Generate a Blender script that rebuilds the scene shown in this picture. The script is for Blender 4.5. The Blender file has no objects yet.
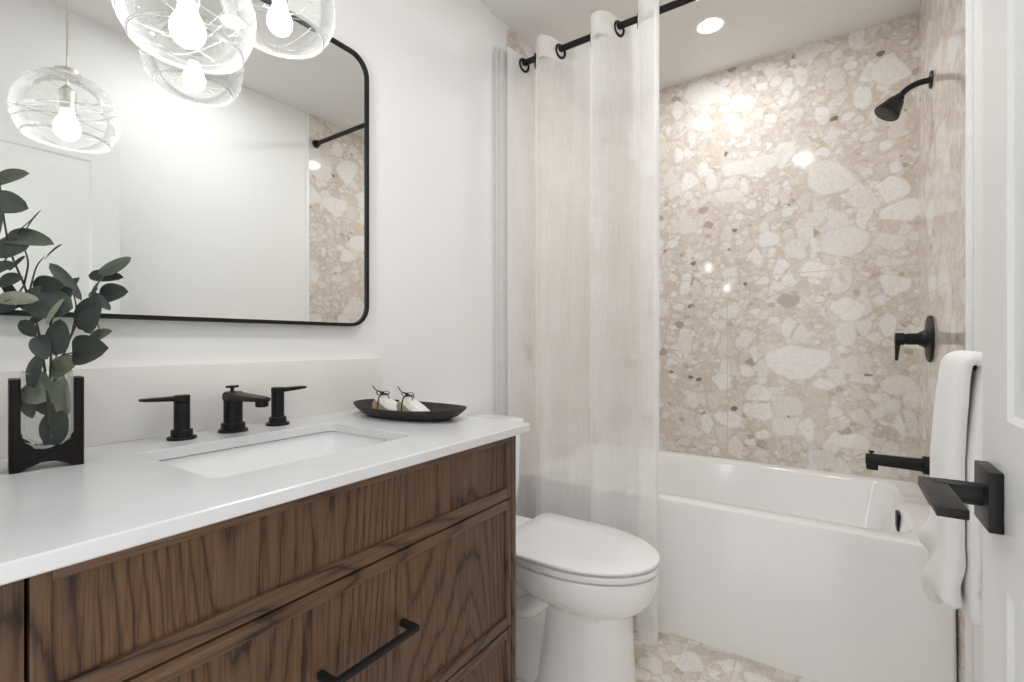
import bpy, bmesh, math, random
from math import sin, cos, pi, radians, sqrt, atan2
from mathutils import Vector, Matrix, noise

random.seed(7)
S = bpy.context.scene
COL = S.collection

# ------------------------------------------------------------------ camera, world, lights, exposure
H = 1.066                      # lens height
YAW = radians(34.16)           # view direction from the +X axis (X runs along the vanity wall to the tub)
F = 479.0                      # focal length for the 1024 wide frame
cd = bpy.data.cameras.new('camera')
cd.sensor_width = 36.0
cd.lens = F / 1024 * 36.0
cd.shift_y = 1.0 / 1024
cd.clip_start = 0.02
cam = bpy.data.objects.new('camera', cd)
COL.objects.link(cam)
cam.location = (0, 0, H)
cam.rotation_euler = (pi / 2, 0, YAW - pi / 2)
S.camera = cam

w = bpy.data.worlds.new('world')
S.world = w
w.use_nodes = True
w.node_tree.nodes['Background'].inputs[0].default_value = (1.0, 1.0, 1.0, 1)
w.node_tree.nodes['Background'].inputs[1].default_value = 0.95

S.view_settings.view_transform = 'Standard'
S.view_settings.look = 'None'
S.view_settings.gamma = 1
S.view_settings.use_curve_mapping = False
S.view_settings.exposure = 0.86
S.cycles.use_denoising = True
S.cycles.max_bounces = 14
S.cycles.diffuse_bounces = 7
S.cycles.glossy_bounces = 6
S.cycles.transparent_max_bounces = 24
S.cycles.sample_clamp_indirect = 6
S.cycles.caustics_reflective = False
S.cycles.caustics_refractive = False

LAMP = 165.0      # recessed ceiling lamps
BULB = 44.0      # pendant bulbs

# ------------------------------------------------------------------ room measures
WL, WR, XF, CZ = 1.195, -0.29, 2.605, 2.44     # vanity wall, door-side wall, tub wall, ceiling
XB = 0.02                                       # wall with the doorway (lens stands in the opening)
TILE = 0.010
XT = 1.70                                       # where the tiled tub alcove begins
CT = 0.867                                      # countertop height


# ------------------------------------------------------------------ node helpers
def mat_new(name):
    m = bpy.data.materials.new(name)
    m.use_nodes = True
    nt = m.node_tree
    nt.nodes.clear()
    out = nt.nodes.new('ShaderNodeOutputMaterial')
    return m, nt, out


def N(nt, kind, **kw):
    n = nt.nodes.new(kind)
    for k, v in kw.items():
        setattr(n, k, v)
    return n


def L(nt, a, b):
    nt.links.new(a, b)


def math_node(nt, op, a, b=None, c=None):
    n = N(nt, 'ShaderNodeMath', operation=op)
    for i, v in enumerate((a, b, c)):
        if v is None:
            continue
        if isinstance(v, (int, float)):
            n.inputs[i].default_value = v
        else:
            L(nt, v, n.inputs[i])
    return n.outputs[0]


def ramp(nt, fac, stops, interp='LINEAR'):
    n = N(nt, 'ShaderNodeValToRGB')
    cr = n.color_ramp
    cr.interpolation = interp
    while len(cr.elements) < len(stops):
        cr.elements.new(0.5)
    for e, (p, c) in zip(cr.elements, stops):
        e.position = p
        e.color = (*c, 1) if len(c) == 3 else c
    L(nt, fac, n.inputs[0])
    return n.outputs[0]


def mixc(nt, fac, a, b, mode='MIX'):
    n = N(nt, 'ShaderNodeMix', data_type='RGBA', blend_type=mode)
    for sock, v in ((n.inputs['Factor'], fac), (n.inputs[6], a), (n.inputs[7], b)):
        if isinstance(v, (int, float)):
            sock.default_value = v
        elif isinstance(v, tuple):
            sock.default_value = (*v, 1) if len(v) == 3 else v
        else:
            L(nt, v, sock)
    return n.outputs[2]


def principled(nt, out, color, rough=0.5, metal=0.0, coat=0.0, spec=0.5):
    p = N(nt, 'ShaderNodeBsdfPrincipled')
    if isinstance(color, tuple):
        p.inputs['Base Color'].default_value = (*color, 1)
    else:
        L(nt, color, p.inputs['Base Color'])
    if isinstance(rough, (int, float)):
        p.inputs['Roughness'].default_value = rough
    else:
        L(nt, rough, p.inputs['Roughness'])
    p.inputs['Metallic'].default_value = metal
    p.inputs['Coat Weight'].default_value = coat
    p.inputs['Coat Roughness'].default_value = 0.08
    p.inputs['Specular IOR Level'].default_value = spec
    L(nt, p.outputs[0], out.inputs[0])
    return p


def add_bump(nt, p, height, strength=0.2, dist=0.002):
    b = N(nt, 'ShaderNodeBump')
    b.inputs['Strength'].default_value = strength
    b.inputs['Distance'].default_value = dist
    L(nt, height, b.inputs['Height'])
    L(nt, b.outputs[0], p.inputs['Normal'])


def coord(nt, scale=(1, 1, 1)):
    tc = N(nt, 'ShaderNodeTexCoord')
    mp = N(nt, 'ShaderNodeMapping')
    mp.inputs['Scale'].default_value = scale
    L(nt, tc.outputs['Object'], mp.inputs[0])
    return mp.outputs[0]


def noise_tex(nt, vec, scale, detail=4, rough=0.5, dist=0.0):
    n = N(nt, 'ShaderNodeTexNoise')
    n.inputs['Scale'].default_value = scale
    n.inputs['Detail'].default_value = detail
    n.inputs['Roughness'].default_value = rough
    n.inputs['Distortion'].default_value = dist
    L(nt, vec, n.inputs['Vector'])
    return n


def plain(name, color, rough=0.5, metal=0.0, coat=0.0, var=0.03, scale=30, bump=0.0, spec=0.5):
    m, nt, out = mat_new(name)
    v = coord(nt)
    nz = noise_tex(nt, v, scale, 5)
    lo = tuple(max(0, c * (1 - var)) for c in color)
    hi = tuple(min(1, c * (1 + var)) for c in color)
    c = ramp(nt, nz.outputs[0], [(0.3, lo), (0.7, hi)])
    p = principled(nt, out, c, rough, metal, coat, spec)
    if bump:
        add_bump(nt, p, nz.outputs[0], bump, 0.001)
    return m


def terrazzo(name, joints, big=1.0, rough=0.075):
    """polished breccia stone: cream and beige chips in a tan ground; joints = [(axis, value, other axis limit or None)]"""
    m, nt, out = mat_new(name)
    v = coord(nt, (big, big, big))
    wn = noise_tex(nt, v, 9, 2)
    off = N(nt, 'ShaderNodeVectorMath', operation='MULTIPLY_ADD')
    L(nt, wn.outputs['Color'], off.inputs[0])
    off.inputs[1].default_value = (0.026, 0.026, 0.026)
    L(nt, v, off.inputs[2])
    vec = off.outputs[0]

    def vor(scale, feature, src):
        n = N(nt, 'ShaderNodeTexVoronoi', feature=feature)
        n.inputs['Scale'].default_value = scale
        n.inputs['Randomness'].default_value = 1.0
        L(nt, src, n.inputs['Vector'])
        return n

    def layer(scale, keep, edge, stops, base, sq):
        mp = N(nt, 'ShaderNodeMapping')
        mp.inputs['Scale'].default_value = sq
        mp.inputs['Rotation'].default_value = (0.5, 0.4, 0.6)
        L(nt, vec, mp.inputs[0])
        f = vor(scale, 'F1', mp.outputs[0])
        e = vor(scale, 'DISTANCE_TO_EDGE', mp.outputs[0])
        sep = N(nt, 'ShaderNodeSeparateColor')
        L(nt, f.outputs['Color'], sep.inputs[0])
        on = math_node(nt, 'LESS_THAN', sep.outputs[0], keep)
        rad = math_node(nt, 'MULTIPLY_ADD', sep.outputs[2], .24, .44)      # each chip its own size, rounded off
        wob = noise_tex(nt, vec, scale * 1.6, 3, .55)
        dist = math_node(nt, 'MULTIPLY_ADD', wob.outputs[0], .30, math_node(nt, 'ADD', f.outputs['Distance'], -.15))
        masks = []
        for grow in (0.0, .028):
            ed = N(nt, 'ShaderNodeMapRange')
            ed.inputs['From Min'].default_value = edge * .3 + grow
            ed.inputs['From Max'].default_value = edge * .3 + grow + 0.055
            L(nt, e.outputs['Distance'], ed.inputs['Value'])
            rd = N(nt, 'ShaderNodeMapRange')
            rd.inputs['From Min'].default_value = grow
            rd.inputs['From Max'].default_value = grow + 0.07
            L(nt, math_node(nt, 'SUBTRACT', rad, dist), rd.inputs['Value'])
            masks.append(math_node(nt, 'MULTIPLY', math_node(nt, 'MULTIPLY', on, ed.outputs[0]), rd.outputs[0]))
        base = mixc(nt, math_node(nt, 'MULTIPLY', masks[0], .38), base, (.60, .53, .46))
        mask = masks[1]
        c = ramp(nt, sep.outputs[1], stops, 'CONSTANT')
        return mixc(nt, mask, base, c)

    s = vor(48, 'F1', vec)
    se = vor(48, 'DISTANCE_TO_EDGE', vec)
    ss = N(nt, 'ShaderNodeSeparateColor')
    L(nt, s.outputs['Color'], ss.inputs[0])
    ground = ramp(nt, ss.outputs[0], [(0, (.55, .475, .405)), (.10, (.645, .57, .50)), (.36, (.695, .63, .565)),
                                      (.62, (.755, .705, .65)), (.84, (.80, .765, .72))], 'CONSTANT')
    ed = N(nt, 'ShaderNodeMapRange')
    ed.inputs['From Min'].default_value = 0.0
    ed.inputs['From Max'].default_value = 0.14
    L(nt, se.outputs['Distance'], ed.inputs['Value'])
    c = mixc(nt, ed.outputs[0], (.62, .545, .475), ground)
    cloud = noise_tex(nt, vec, 16, 5, .7)
    cr_ = ramp(nt, cloud.outputs[0], [(.36, (.64, .56, .475)), (.5, (.70, .64, .575)), (.66, (.79, .75, .70))])
    c = mixc(nt, .45, c, cr_)
    c = layer(30, .70, .05, [(0, (.72, .655, .59)), (.30, (.78, .74, .69)), (.55, (.67, .595, .525)), (.70, (.81, .78, .75)),
                             (.93, (.54, .455, .38)), (.978, (.26, .20, .16))], c, (1.0, 1.0, 1.3))
    c = layer(17, .56, .05, [(0, (.79, .75, .705)), (.35, (.75, .69, .63)), (.55, (.83, .81, .785)), (.82, (.69, .615, .545)),
                               (.97, (.47, .39, .32))], c, (1.0, 1.0, 1.25))
    c = layer(10.5, .50, .05, [(0, (.80, .77, .73)), (.35, (.84, .82, .795)), (.68, (.76, .705, .65)), (.92, (.70, .63, .56))], c, (1.0, 1.3, .8))
    c = layer(7.4, .46, .05, [(0, (.80, .77, .735)), (.40, (.85, .835, .815)), (.80, (.775, .725, .675)), (.965, (.50, .43, .37))], c, (.8, 1.0, 1.3))
    c = layer(5.4, .15, .05, [(0, (.82, .795, .765)), (.5, (.85, .84, .82))], c, (1.0, .75, 1.15))
    fine = noise_tex(nt, v, 90, 4, .6)
    fr = ramp(nt, fine.outputs[0], [(.3, (.88, .86, .84)), (.65, (1, 1, 1))])
    c = mixc(nt, 0.9, c, fr, 'MULTIPLY')
    veins = noise_tex(nt, vec, 14, 6, .65)
    vr = ramp(nt, veins.outputs[0], [(.48, (1, 1, 1)), (.5, (.84, .78, .72)), (.52, (1, 1, 1))])
    c = mixc(nt, 0.55, c, vr, 'MULTIPLY')
    sx = N(nt, 'ShaderNodeSeparateXYZ')
    tc = N(nt, 'ShaderNodeTexCoord')
    L(nt, tc.outputs['Object'], sx.inputs[0])
    ax = {'x': sx.outputs[0], 'y': sx.outputs[1], 'z': sx.outputs[2]}
    for a, val, lim in joints:
        d = math_node(nt, 'ABSOLUTE', math_node(nt, 'SUBTRACT', ax[a], val))
        k = math_node(nt, "LESS_THAN", d, 0.0017)
        if lim:
            k = math_node(nt, 'MULTIPLY', k, math_node(nt, 'LESS_THAN' if lim[1] == '<' else 'GREATER_THAN', ax[lim[0]], lim[2]))
        c = mixc(nt, k, c, (.61, .53, .45))
    principled(nt, out, c, rough, 0, 0.0)
    return m


def wood(name, vertical=True):
    """brown stained oak with cathedral grain, along z or along x"""
    m, nt, out = mat_new(name)
    sc = (1, 1, .15) if vertical else (.15, 1, 1)
    v = coord(nt, sc)
    big = noise_tex(nt, v, 3.1, 1.2, .4)
    jit = noise_tex(nt, v, 45, 3, .6)
    ph = math_node(nt, 'ADD', math_node(nt, 'MULTIPLY', big.outputs[0], 150), math_node(nt, 'MULTIPLY', jit.outputs[0], 3.2))
    rings = math_node(nt, 'SINE', ph)
    fine_sc = (1, 1, .03) if vertical else (.03, 1, 1)
    v2 = coord(nt, fine_sc)
    pores = noise_tex(nt, v2, 420, 3, .6)
    streak = noise_tex(nt, v2, 150, 5, .65)
    wide = noise_tex(nt, v, 9, 2, .5)
    rings = math_node(nt, 'MULTIPLY', math_node(nt, 'ABSOLUTE', rings), -1)
    rings = math_node(nt, 'POWER', math_node(nt, 'ADD', rings, 1), 2.2)
    r1 = math_node(nt, 'MULTIPLY_ADD', rings, -0.55, 0.66)
    r2 = math_node(nt, 'MULTIPLY_ADD', streak.outputs[0], 0.75, -0.375)
    r3 = math_node(nt, 'MULTIPLY_ADD', wide.outputs[0], 0.35, -0.175)
    t = math_node(nt, 'ADD', math_node(nt, 'ADD', r1, r2), r3)
    base = ramp(nt, t, [(.10, (.030, .0145, .0075)), (.36, (.086, .045, .023)), (.62, (.130, .071, .037)), (.95, (.190, .108, .056))])
    pr = ramp(nt, pores.outputs[0], [(.36, (.52, .48, .44)), (.52, (1, 1, 1))])
    c = mixc(nt, .85, base, pr, 'MULTIPLY')
    warm = noise_tex(nt, coord(nt), 5, 2)
    wr = ramp(nt, warm.outputs[0], [(.35, (.88, .90, .92)), (.65, (1.0, .95, .90))])
    c = mixc(nt, 1.0, c, wr, 'MULTIPLY')
    p = principled(nt, out, c, 0.42, 0, 0.0, .45)
    add_bump(nt, p, pores.outputs[0], .25, .0006)
    return m


def emit(name, color, strength):
    m, nt, out = mat_new(name)
    e = N(nt, 'ShaderNodeEmission')
    e.inputs[0].default_value = (*color, 1)
    e.inputs[1].default_value = strength
    L(nt, e.outputs[0], out.inputs[0])
    return m


def thin_glass(name, tint=(1, 1, 1), blend=0.25, amount=0.55, milk=0.0):
    m, nt, out = mat_new(name)
    tr = N(nt, 'ShaderNodeBsdfTransparent')
    tr.inputs[0].default_value = (*tint, 1)
    gl = N(nt, 'ShaderNodeBsdfGlossy')
    gl.inputs['Roughness'].default_value = 0.02
    lw = N(nt, 'ShaderNodeLayerWeight')
    lw.inputs[0].default_value = blend
    f = math_node(nt, 'MULTIPLY', lw.outputs['Fresnel'], amount)
    mx = N(nt, 'ShaderNodeMixShader')
    L(nt, f, mx.inputs[0])
    L(nt, tr.outputs[0], mx.inputs[1])
    L(nt, gl.outputs[0], mx.inputs[2])
    last = mx.outputs[0]
    if milk:
        df = N(nt, 'ShaderNodeBsdfDiffuse')
        df.inputs[0].default_value = (.95, .95, .95, 1)
        m2 = N(nt, 'ShaderNodeMixShader')
        fm = math_node(nt, 'MULTIPLY', lw.outputs['Facing'], milk)
        L(nt, fm, m2.inputs[0])
        L(nt, last, m2.inputs[1])
        L(nt, df.outputs[0], m2.inputs[2])
        last = m2.outputs[0]
    L(nt, last, out.inputs[0])
    return m


def sheer(name, opacity):
    m, nt, out = mat_new(name)
    v = coord(nt)
    mp = N(nt, 'ShaderNodeMapping')
    mp.inputs['Scale'].default_value = (1, 1, .06)
    L(nt, v, mp.inputs[0])
    slub = noise_tex(nt, mp.outputs[0], 160, 4, .6)
    mp2 = N(nt, 'ShaderNodeMapping')
    mp2.inputs['Scale'].default_value = (.05, .05, 1)
    L(nt, v, mp2.inputs[0])
    slub2 = noise_tex(nt, mp2.outputs[0], 240, 3, .6)
    f = math_node(nt, 'ADD', math_node(nt, 'MULTIPLY', slub.outputs[0], .16), math_node(nt, 'MULTIPLY', slub2.outputs[0], .10))
    f = math_node(nt, 'ADD', f, opacity - .13)
    tr = N(nt, 'ShaderNodeBsdfTransparent')
    df = N(nt, 'ShaderNodeBsdfDiffuse')
    df.inputs[0].default_value = (.965, .96, .955, 1)
    tl = N(nt, 'ShaderNodeBsdfTranslucent')
    tl.inputs[0].default_value = (.96, .955, .95, 1)
    a = N(nt, 'ShaderNodeMixShader')
    a.inputs[0].default_value = .45
    L(nt, df.outputs[0], a.inputs[1])
    L(nt, tl.outputs[0], a.inputs[2])
    b = N(nt, 'ShaderNodeMixShader')
    L(nt, f, b.inputs[0])
    L(nt, tr.outputs[0], b.inputs[1])
    L(nt, a.outputs[0], b.inputs[2])
    L(nt, b.outputs[0], out.inputs[0])
    return m


def leaf_mat(name):
    m, nt, out = mat_new(name)
    g = N(nt, 'ShaderNodeAttribute', attribute_name='tone')
    c = ramp(nt, g.outputs['Fac'],
             [(0, (.030, .042, .038)), (.25, (.050, .066, .058)), (.5, (.075, .096, .085)), (.68, (.12, .14, .10)),
              (.85, (.28, .31, .23)), (1, (.43, .46, .37))])
    nz = noise_tex(nt, coord(nt), 120, 4, .6)
    r = ramp(nt, nz.outputs[0], [(.3, (.82, .82, .82)), (.7, (1.1, 1.1, 1.1))])
    c = mixc(nt, 1, c, r, 'MULTIPLY')
    p = principled(nt, out, c, .6)
    return m


M = {}
M['paint'] = plain('warm white wall paint', (.87, .867, .86), .55, bump=.05, scale=180, var=.01)
M['ceil'] = plain('ceiling paint', (.75, .74, .725), .8, var=.01)
M['trim'] = plain('white satin trim', (.86, .86, .85), .3, var=.01)
M['door'] = plain('white satin door paint', (.80, .81, .81), .32, var=.01)
M['tile_far'] = terrazzo('breccia far wall', [('z', 1.39, None), ('y', .457, ('z', '<', 1.39))])
M['tile_side'] = terrazzo('breccia side wall', [('z', 1.245, None)])
M['tile_floor'] = terrazzo('breccia floor', [('x', 1.46, None), ('y', .28, None)], .8, .22)
M['wood_v'] = wood('brown oak upright grain', True)
M['wood_h'] = wood('brown oak level grain', False)
M['dark'] = plain('dark cabinet interior', (.02, .014, .01), .8)
M['quartz'] = plain('white quartz', (.72, .725, .735), .27, var=.025, scale=12)
M['splash'] = plain('warm white quartz splash', (.80, .785, .755), .3, var=.02, scale=12)
M['ceramic'] = plain('white ceramic', (.92, .925, .925), .09, coat=.4, var=.005)
M['acrylic'] = plain('white acrylic', (.87, .872, .87), .14, coat=.2, var=.005)
M['black'] = plain('matte black metal', (.009, .009, .010), .40, 0, var=.15, spec=.28)
M['black_soft'] = plain('black stoneware', (.032, .028, .025), .5, var=.35, scale=60, bump=.15, spec=.3)
M['vase'] = plain('black stained wood', (.008, .006, .0055), .4, var=.3, scale=40, spec=.22)
M['mirror'] = None
M['glass'] = thin_glass('clear glass', (.985, .99, .985), .25, .6, .10)
M['vglass'] = thin_glass('vase glass', (.96, .975, .965), .30, .75)
M['thread'] = thin_glass('glass thread', (.97, .97, .97), .4, .8, .5)
M['brass'] = plain('brushed nickel', (.62, .60, .57), .3, 1.0)
M['bulb'] = emit('glowing bulb', (1, .995, .985), BULB)
M['lamp'] = emit('lamp diffuser', (.985, .995, 1), LAMP)
M['sheer'] = sheer('sheer curtain cloth', .60)
M['hem'] = sheer('doubled curtain hem', .84)
M['towel'] = plain('white terry cloth', (.94, .938, .93), .95, var=.03, scale=900, bump=1.0)
M['leaf'] = leaf_mat('eucalyptus leaf')
M['stem'] = plain('eucalyptus stem', (.075, .07, .045), .7, var=.3)
M['paper'] = plain('white wrapping paper', (.85, .84, .80), .7, var=.08, scale=90)
M['kraft'] = plain('tan kraft paper', (.50, .40, .27), .8, var=.15, scale=90)
M['chrome'] = plain('satin chrome', (.75, .75, .75), .2, 1.0)


def mirror_mat():
    m, nt, out = mat_new('silvered mirror')
    g = N(nt, 'ShaderNodeBsdfGlossy')
    g.inputs[0].default_value = (.93, .94, .93, 1)
    g.inputs['Roughness'].default_value = 0.0
    L(nt, g.outputs[0], out.inputs[0])
    return m


M['mirror'] = mirror_mat()


# ------------------------------------------------------------------ object helpers
def origin_of(o):
    return Vector(o['_base']) if o is not None and '_base' in o else Vector((0, 0, 0))


BASE = {}


def obj(name, bm, mats, parent=None, angle=35, loc=None):
    """link a bmesh (in room coordinates) as ONE object; a child shares its thing's origin"""
    base = BASE.get(parent, Vector((0, 0, 0))) if parent is not None else Vector(loc or (0, 0, 0))
    bmesh.ops.recalc_face_normals(bm, faces=bm.faces)
    lim = radians(angle)
    for f in bm.faces:
        f.smooth = True
    for e in bm.edges:
        if len(e.link_faces) == 2 and e.calc_face_angle(0) > lim:
            e.smooth = False
    bmesh.ops.translate(bm, verts=bm.verts, vec=-base)
    me = bpy.data.meshes.new(name)
    bm.to_mesh(me)
    bm.free()
    for m in (mats if isinstance(mats, (list, tuple)) else [mats]):
        me.materials.append(m)
    o = bpy.data.objects.new(name, me)
    COL.objects.link(o)
    if parent is not None:
        o.parent = parent
    else:
        o.location = base
    BASE[o] = base
    return o


def tag(o, label, cat, group=None):
    o['label'] = label
    o['category'] = cat
    if group:
        o['group'] = group
    return o


def thing(name, loc, label, cat, group=None):
    o = bpy.data.objects.new(name, None)
    COL.objects.link(o)
    o.location = loc
    o.empty_display_size = .05
    BASE[o] = Vector(loc)
    return tag(o, label, cat, group)


def struct(name, bm, mats, parent=None, angle=35, label=None):
    o = obj(name, bm, mats, parent, angle)
    if parent is None:
        o['kind'] = 'structure'
    if label:
        o['label'] = label
    return o


def add_box(bm, x0, x1, y0, y1, z0, z1, bevel=0.0, seg=2, mat=0):
    vs = [bm.verts.new((x, y, z)) for x in (x0, x1) for y in (y0, y1) for z in (z0, z1)]
    idx = [(0, 1, 3, 2), (4, 6, 7, 5), (0, 4, 5, 1), (2, 3, 7, 6), (0, 2, 6, 4), (1, 5, 7, 3)]
    fs = [bm.faces.new([vs[i] for i in q]) for q in idx]
    for f in fs:
        f.material_index = mat
    if bevel:
        es = list({e for f in fs for e in f.edges})
        r = bmesh.ops.bevel(bm, geom=es, offset=bevel, segments=seg, profile=.5, affect='EDGES')
        for f in r['faces']:
            f.material_index = mat
    return bm


def box(*a, **k):
    return add_box(bmesh.new(), *a, **k)


def loft(bm, loops, cap0=True, cap1=True, ring=False, mat=0, closed=True):
    vl = [[bm.verts.new(p) for p in lp] for lp in loops]
    n = len(vl[0])
    pairs = list(zip(vl, vl[1:]))
    if ring:
        pairs.append((vl[-1], vl[0]))
    for a, b in pairs:
        for i in range(n if closed else n - 1):
            j = (i + 1) % n
            f = bm.faces.new((a[i], a[j], b[j], b[i]))
            f.material_index = mat
    if not ring and closed:
        if cap0:
            bm.faces.new(vl[0]).material_index = mat
        if cap1:
            bm.faces.new(vl[-1]).material_index = mat
    return vl


def rrect(x0, x1, y0, y1, r, z, n=6):
    pts = []
    for cx, cy, a in ((x1 - r, y1 - r, 0), (x0 + r, y1 - r, pi / 2), (x0 + r, y0 + r, pi), (x1 - r, y0 + r, 1.5 * pi)):
        for i in range(n + 1):
            t = a + pi / 2 * i / n
            pts.append(Vector((cx + r * cos(t), cy + r * sin(t), z)))
    return pts


def frame_axes(d):
    d = d.normalized()
    up = Vector((0, 0, 1)) if abs(d.z) < .95 else Vector((1, 0, 0))
    a = d.cross(up).normalized()
    return a, a.cross(d).normalized()


def add_lathe(bm, c, axis, prof, n=32, mat=0, cap0=True, cap1=True):
    """prof = [(distance along axis, radius)]"""
    axis = Vector(axis).normalized()
    a, b = frame_axes(axis)
    c = Vector(c)
    loops = [[c + axis * t + (a * cos(2 * pi * i / n) + b * sin(2 * pi * i / n)) * max(r, 1e-5) for i in range(n)] for t, r in prof]
    loft(bm, loops, cap0, cap1, mat=mat)
    return bm


def add_tube(bm, pts, r, n=10, mat=0, caps=True):
    pts = [Vector(p) for p in pts]
    rs = r if isinstance(r, (list, tuple)) else [r] * len(pts)
    d0 = (pts[1] - pts[0]).normalized()
    a, b = frame_axes(d0)
    loops = []
    for i, p in enumerate(pts):
        d = (pts[min(i + 1, len(pts) - 1)] - pts[max(i - 1, 0)]).normalized()
        a = (a - d * a.dot(d)).normalized()
        b = d.cross(a)
        loops.append([p + (a * cos(2 * pi * k / n) + b * sin(2 * pi * k / n)) * rs[i] for k in range(n)])
    loft(bm, loops, caps, caps, mat=mat)
    return bm


def add_ring(bm, c, axis, R, r, n=32, k=8, mat=0, sx=1.0, sy=1.0):
    axis = Vector(axis).normalized()
    a, b = frame_axes(axis)
    c = Vector(c)
    loops = []
    for i in range(n):
        t = 2 * pi * i / n
        d = a * cos(t) * sx + b * sin(t) * sy
        loops.append([c + d * (R + r * cos(2 * pi * j / k)) + axis * r * sin(2 * pi * j / k) for j in range(k)])
    loft(bm, loops, ring=True, mat=mat)
    return bm


def spline(pts, per=6):
    """Catmull-Rom through pts"""
    pts = [Vector(p) for p in pts]
    q = [2 * pts[0] - pts[1]] + pts + [2 * pts[-1] - pts[-2]]
    out = []
    for i in range(1, len(q) - 2):
        p0, p1, p2, p3 = q[i - 1:i + 3]
        for k in range(per):
            t = k / per
            out.append(.5 * ((2 * p1) + (p2 - p0) * t + (2 * p0 - 5 * p1 + 4 * p2 - p3) * t * t + (3 * p1 - p0 - 3 * p2 + p3) * t ** 3))
    out.append(pts[-1])
    return out


def prism(bm, outline, axis, d0, d1, bevel=0.0, mat=0):
    """outline = 2D points; axis 'y' extrudes XZ outline from y=d0 to d1, 'x' extrudes YZ, 'z' extrudes XY"""
    def P(p, d):
        return {'y': (p[0], d, p[1]), 'x': (d, p[0], p[1]), 'z': (p[0], p[1], d)}[axis]
    a = [bm.verts.new(P(p, d0)) for p in outline]
    b = [bm.verts.new(P(p, d1)) for p in outline]
    n = len(a)
    fs = [bm.faces.new(a), bm.faces.new(list(reversed(b)))]
    caps = list(fs)
    for i in range(n):
        fs.append(bm.faces.new((a[i], b[i], b[(i + 1) % n], a[(i + 1) % n])))
    for f in fs:
        f.material_index = mat
    if bevel:
        es = list({e for f in caps for e in f.edges})
        bmesh.ops.bevel(bm, geom=es, offset=bevel, segments=2, profile=.5, affect='EDGES')
    return bm


# ------------------------------------------------------------------ the room shell
bm = box(-.4, XF + .15, WR - .15, WL + .15, -.10, 0)
struct('floor', bm, M['tile_floor'])
bm = box(-.12, XF + .12, WR - .12, WL + .12, CZ, CZ + .08)
struct('ceiling', bm, M['ceil'])
bm = box(-.12, XF + .12, WL, WL + .10, 0, CZ)
struct('wall_left', bm, M['paint'])
bm = box(XT, XF, WL - TILE, WL, 0, CZ)
struct('wall_left_tile', bm, M['tile_side'])
bm = box(XF, XF + .10, WR - .1, WL, 0, CZ)
struct('wall_far', bm, M['tile_far'])
bm = box(-.12, XF, WR - .10, WR, 0, CZ)
struct('wall_right', bm, M['paint'])
bm = box(XT, XF, WR, WR + TILE, 0, CZ)
struct('wall_right_tile', bm, M['tile_side'])
# doorway wall: pieces either side of the opening and over it (lens is inside the opening)
DY0, DY1, DZ = -.20, .60, 1.93
bm = bmesh.new()
add_box(bm, XB - .12, XB, WR, DY0, 0, CZ)
add_box(bm, XB - .12, XB, DY1, WL, 0, CZ)
add_box(bm, XB - .12, XB, DY0, DY1, DZ, CZ)
struct('wall_back', bm, M['paint'])
bm = box(XT - .012, XT, WL - TILE - .002, WL, 0, CZ, bevel=.001)
struct('trim_1', bm, M['trim'])
bm = box(XT - .014, XT, WR, WR + TILE + .003, 0, CZ, bevel=.001)
struct('trim_2', bm, M['trim'])
bm = box(1.0, XT - .014, WL - .014, WL, 0, .12, bevel=.003)
struct('baseboard_left', bm, M['trim'])
bm = box(.06, XT - .016, WR, WR + .014, 0, .12, bevel=.003)
struct('baseboard_right', bm, M['trim'])

# ------------------------------------------------------------------ the open door with its lever handle
DX1, DX0, DF, DT = .738, .035, -.1345, .035       # latch edge, hinge edge, face towards the room, thickness
DTOP = 1.90


def panel_slab(bm, x0, x1, z0, z1, yf, yb, panels, depth=.0045, rim=.03, facing=1):
    """door slab with recessed, moulded panels on its face at yf"""
    xs = sorted({x0, x1} | {p[0] for p in panels} | {p[1] for p in panels})
    zs = sorted({z0, z1} | {p[2] for p in panels} | {p[3] for p in panels})
    for y, s in ((yf, -facing), (yb, facing)):
        for xa, xb in zip(xs, xs[1:]):
            for za, zb in zip(zs, zs[1:]):
                inp = any(abs(p[0] - xa) < 1e-6 and abs(p[1] - xb) < 1e-6 and abs(p[2] - za) < 1e-6 and abs(p[3] - zb) < 1e-6 for p in panels)
                if not inp:
                    bm.faces.new([bm.verts.new((a, y, b)) for a, b in ((xa, za), (xb, za), (xb, zb), (xa, zb))])
                    continue
                steps = [(0, 0), (.006, depth * .9), (rim * .75, depth), (rim, depth * .55), (rim + .03, depth * .15)]
                lo = [[Vector((a, y + s * d, b)) for a, b in ((xa + o, za + o), (xb - o, za + o), (xb - o, zb - o), (xa + o, zb - o))] for o, d in steps]
                loft(bm, lo, cap0=False, cap1=True)
    for a, b in (((x0, z0), (x1, z0)), ((x1, z0), (x1, z1)), ((x1, z1), (x0, z1)), ((x0, z1), (x0, z0))):
        bm.faces.new([bm.verts.new(p) for p in ((a[0], yf, a[1]), (b[0], yf, b[1]), (b[0], yb, b[1]), (a[0], yb, a[1]))])
    bmesh.ops.remove_doubles(bm, verts=bm.verts, dist=1e-5)


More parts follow.
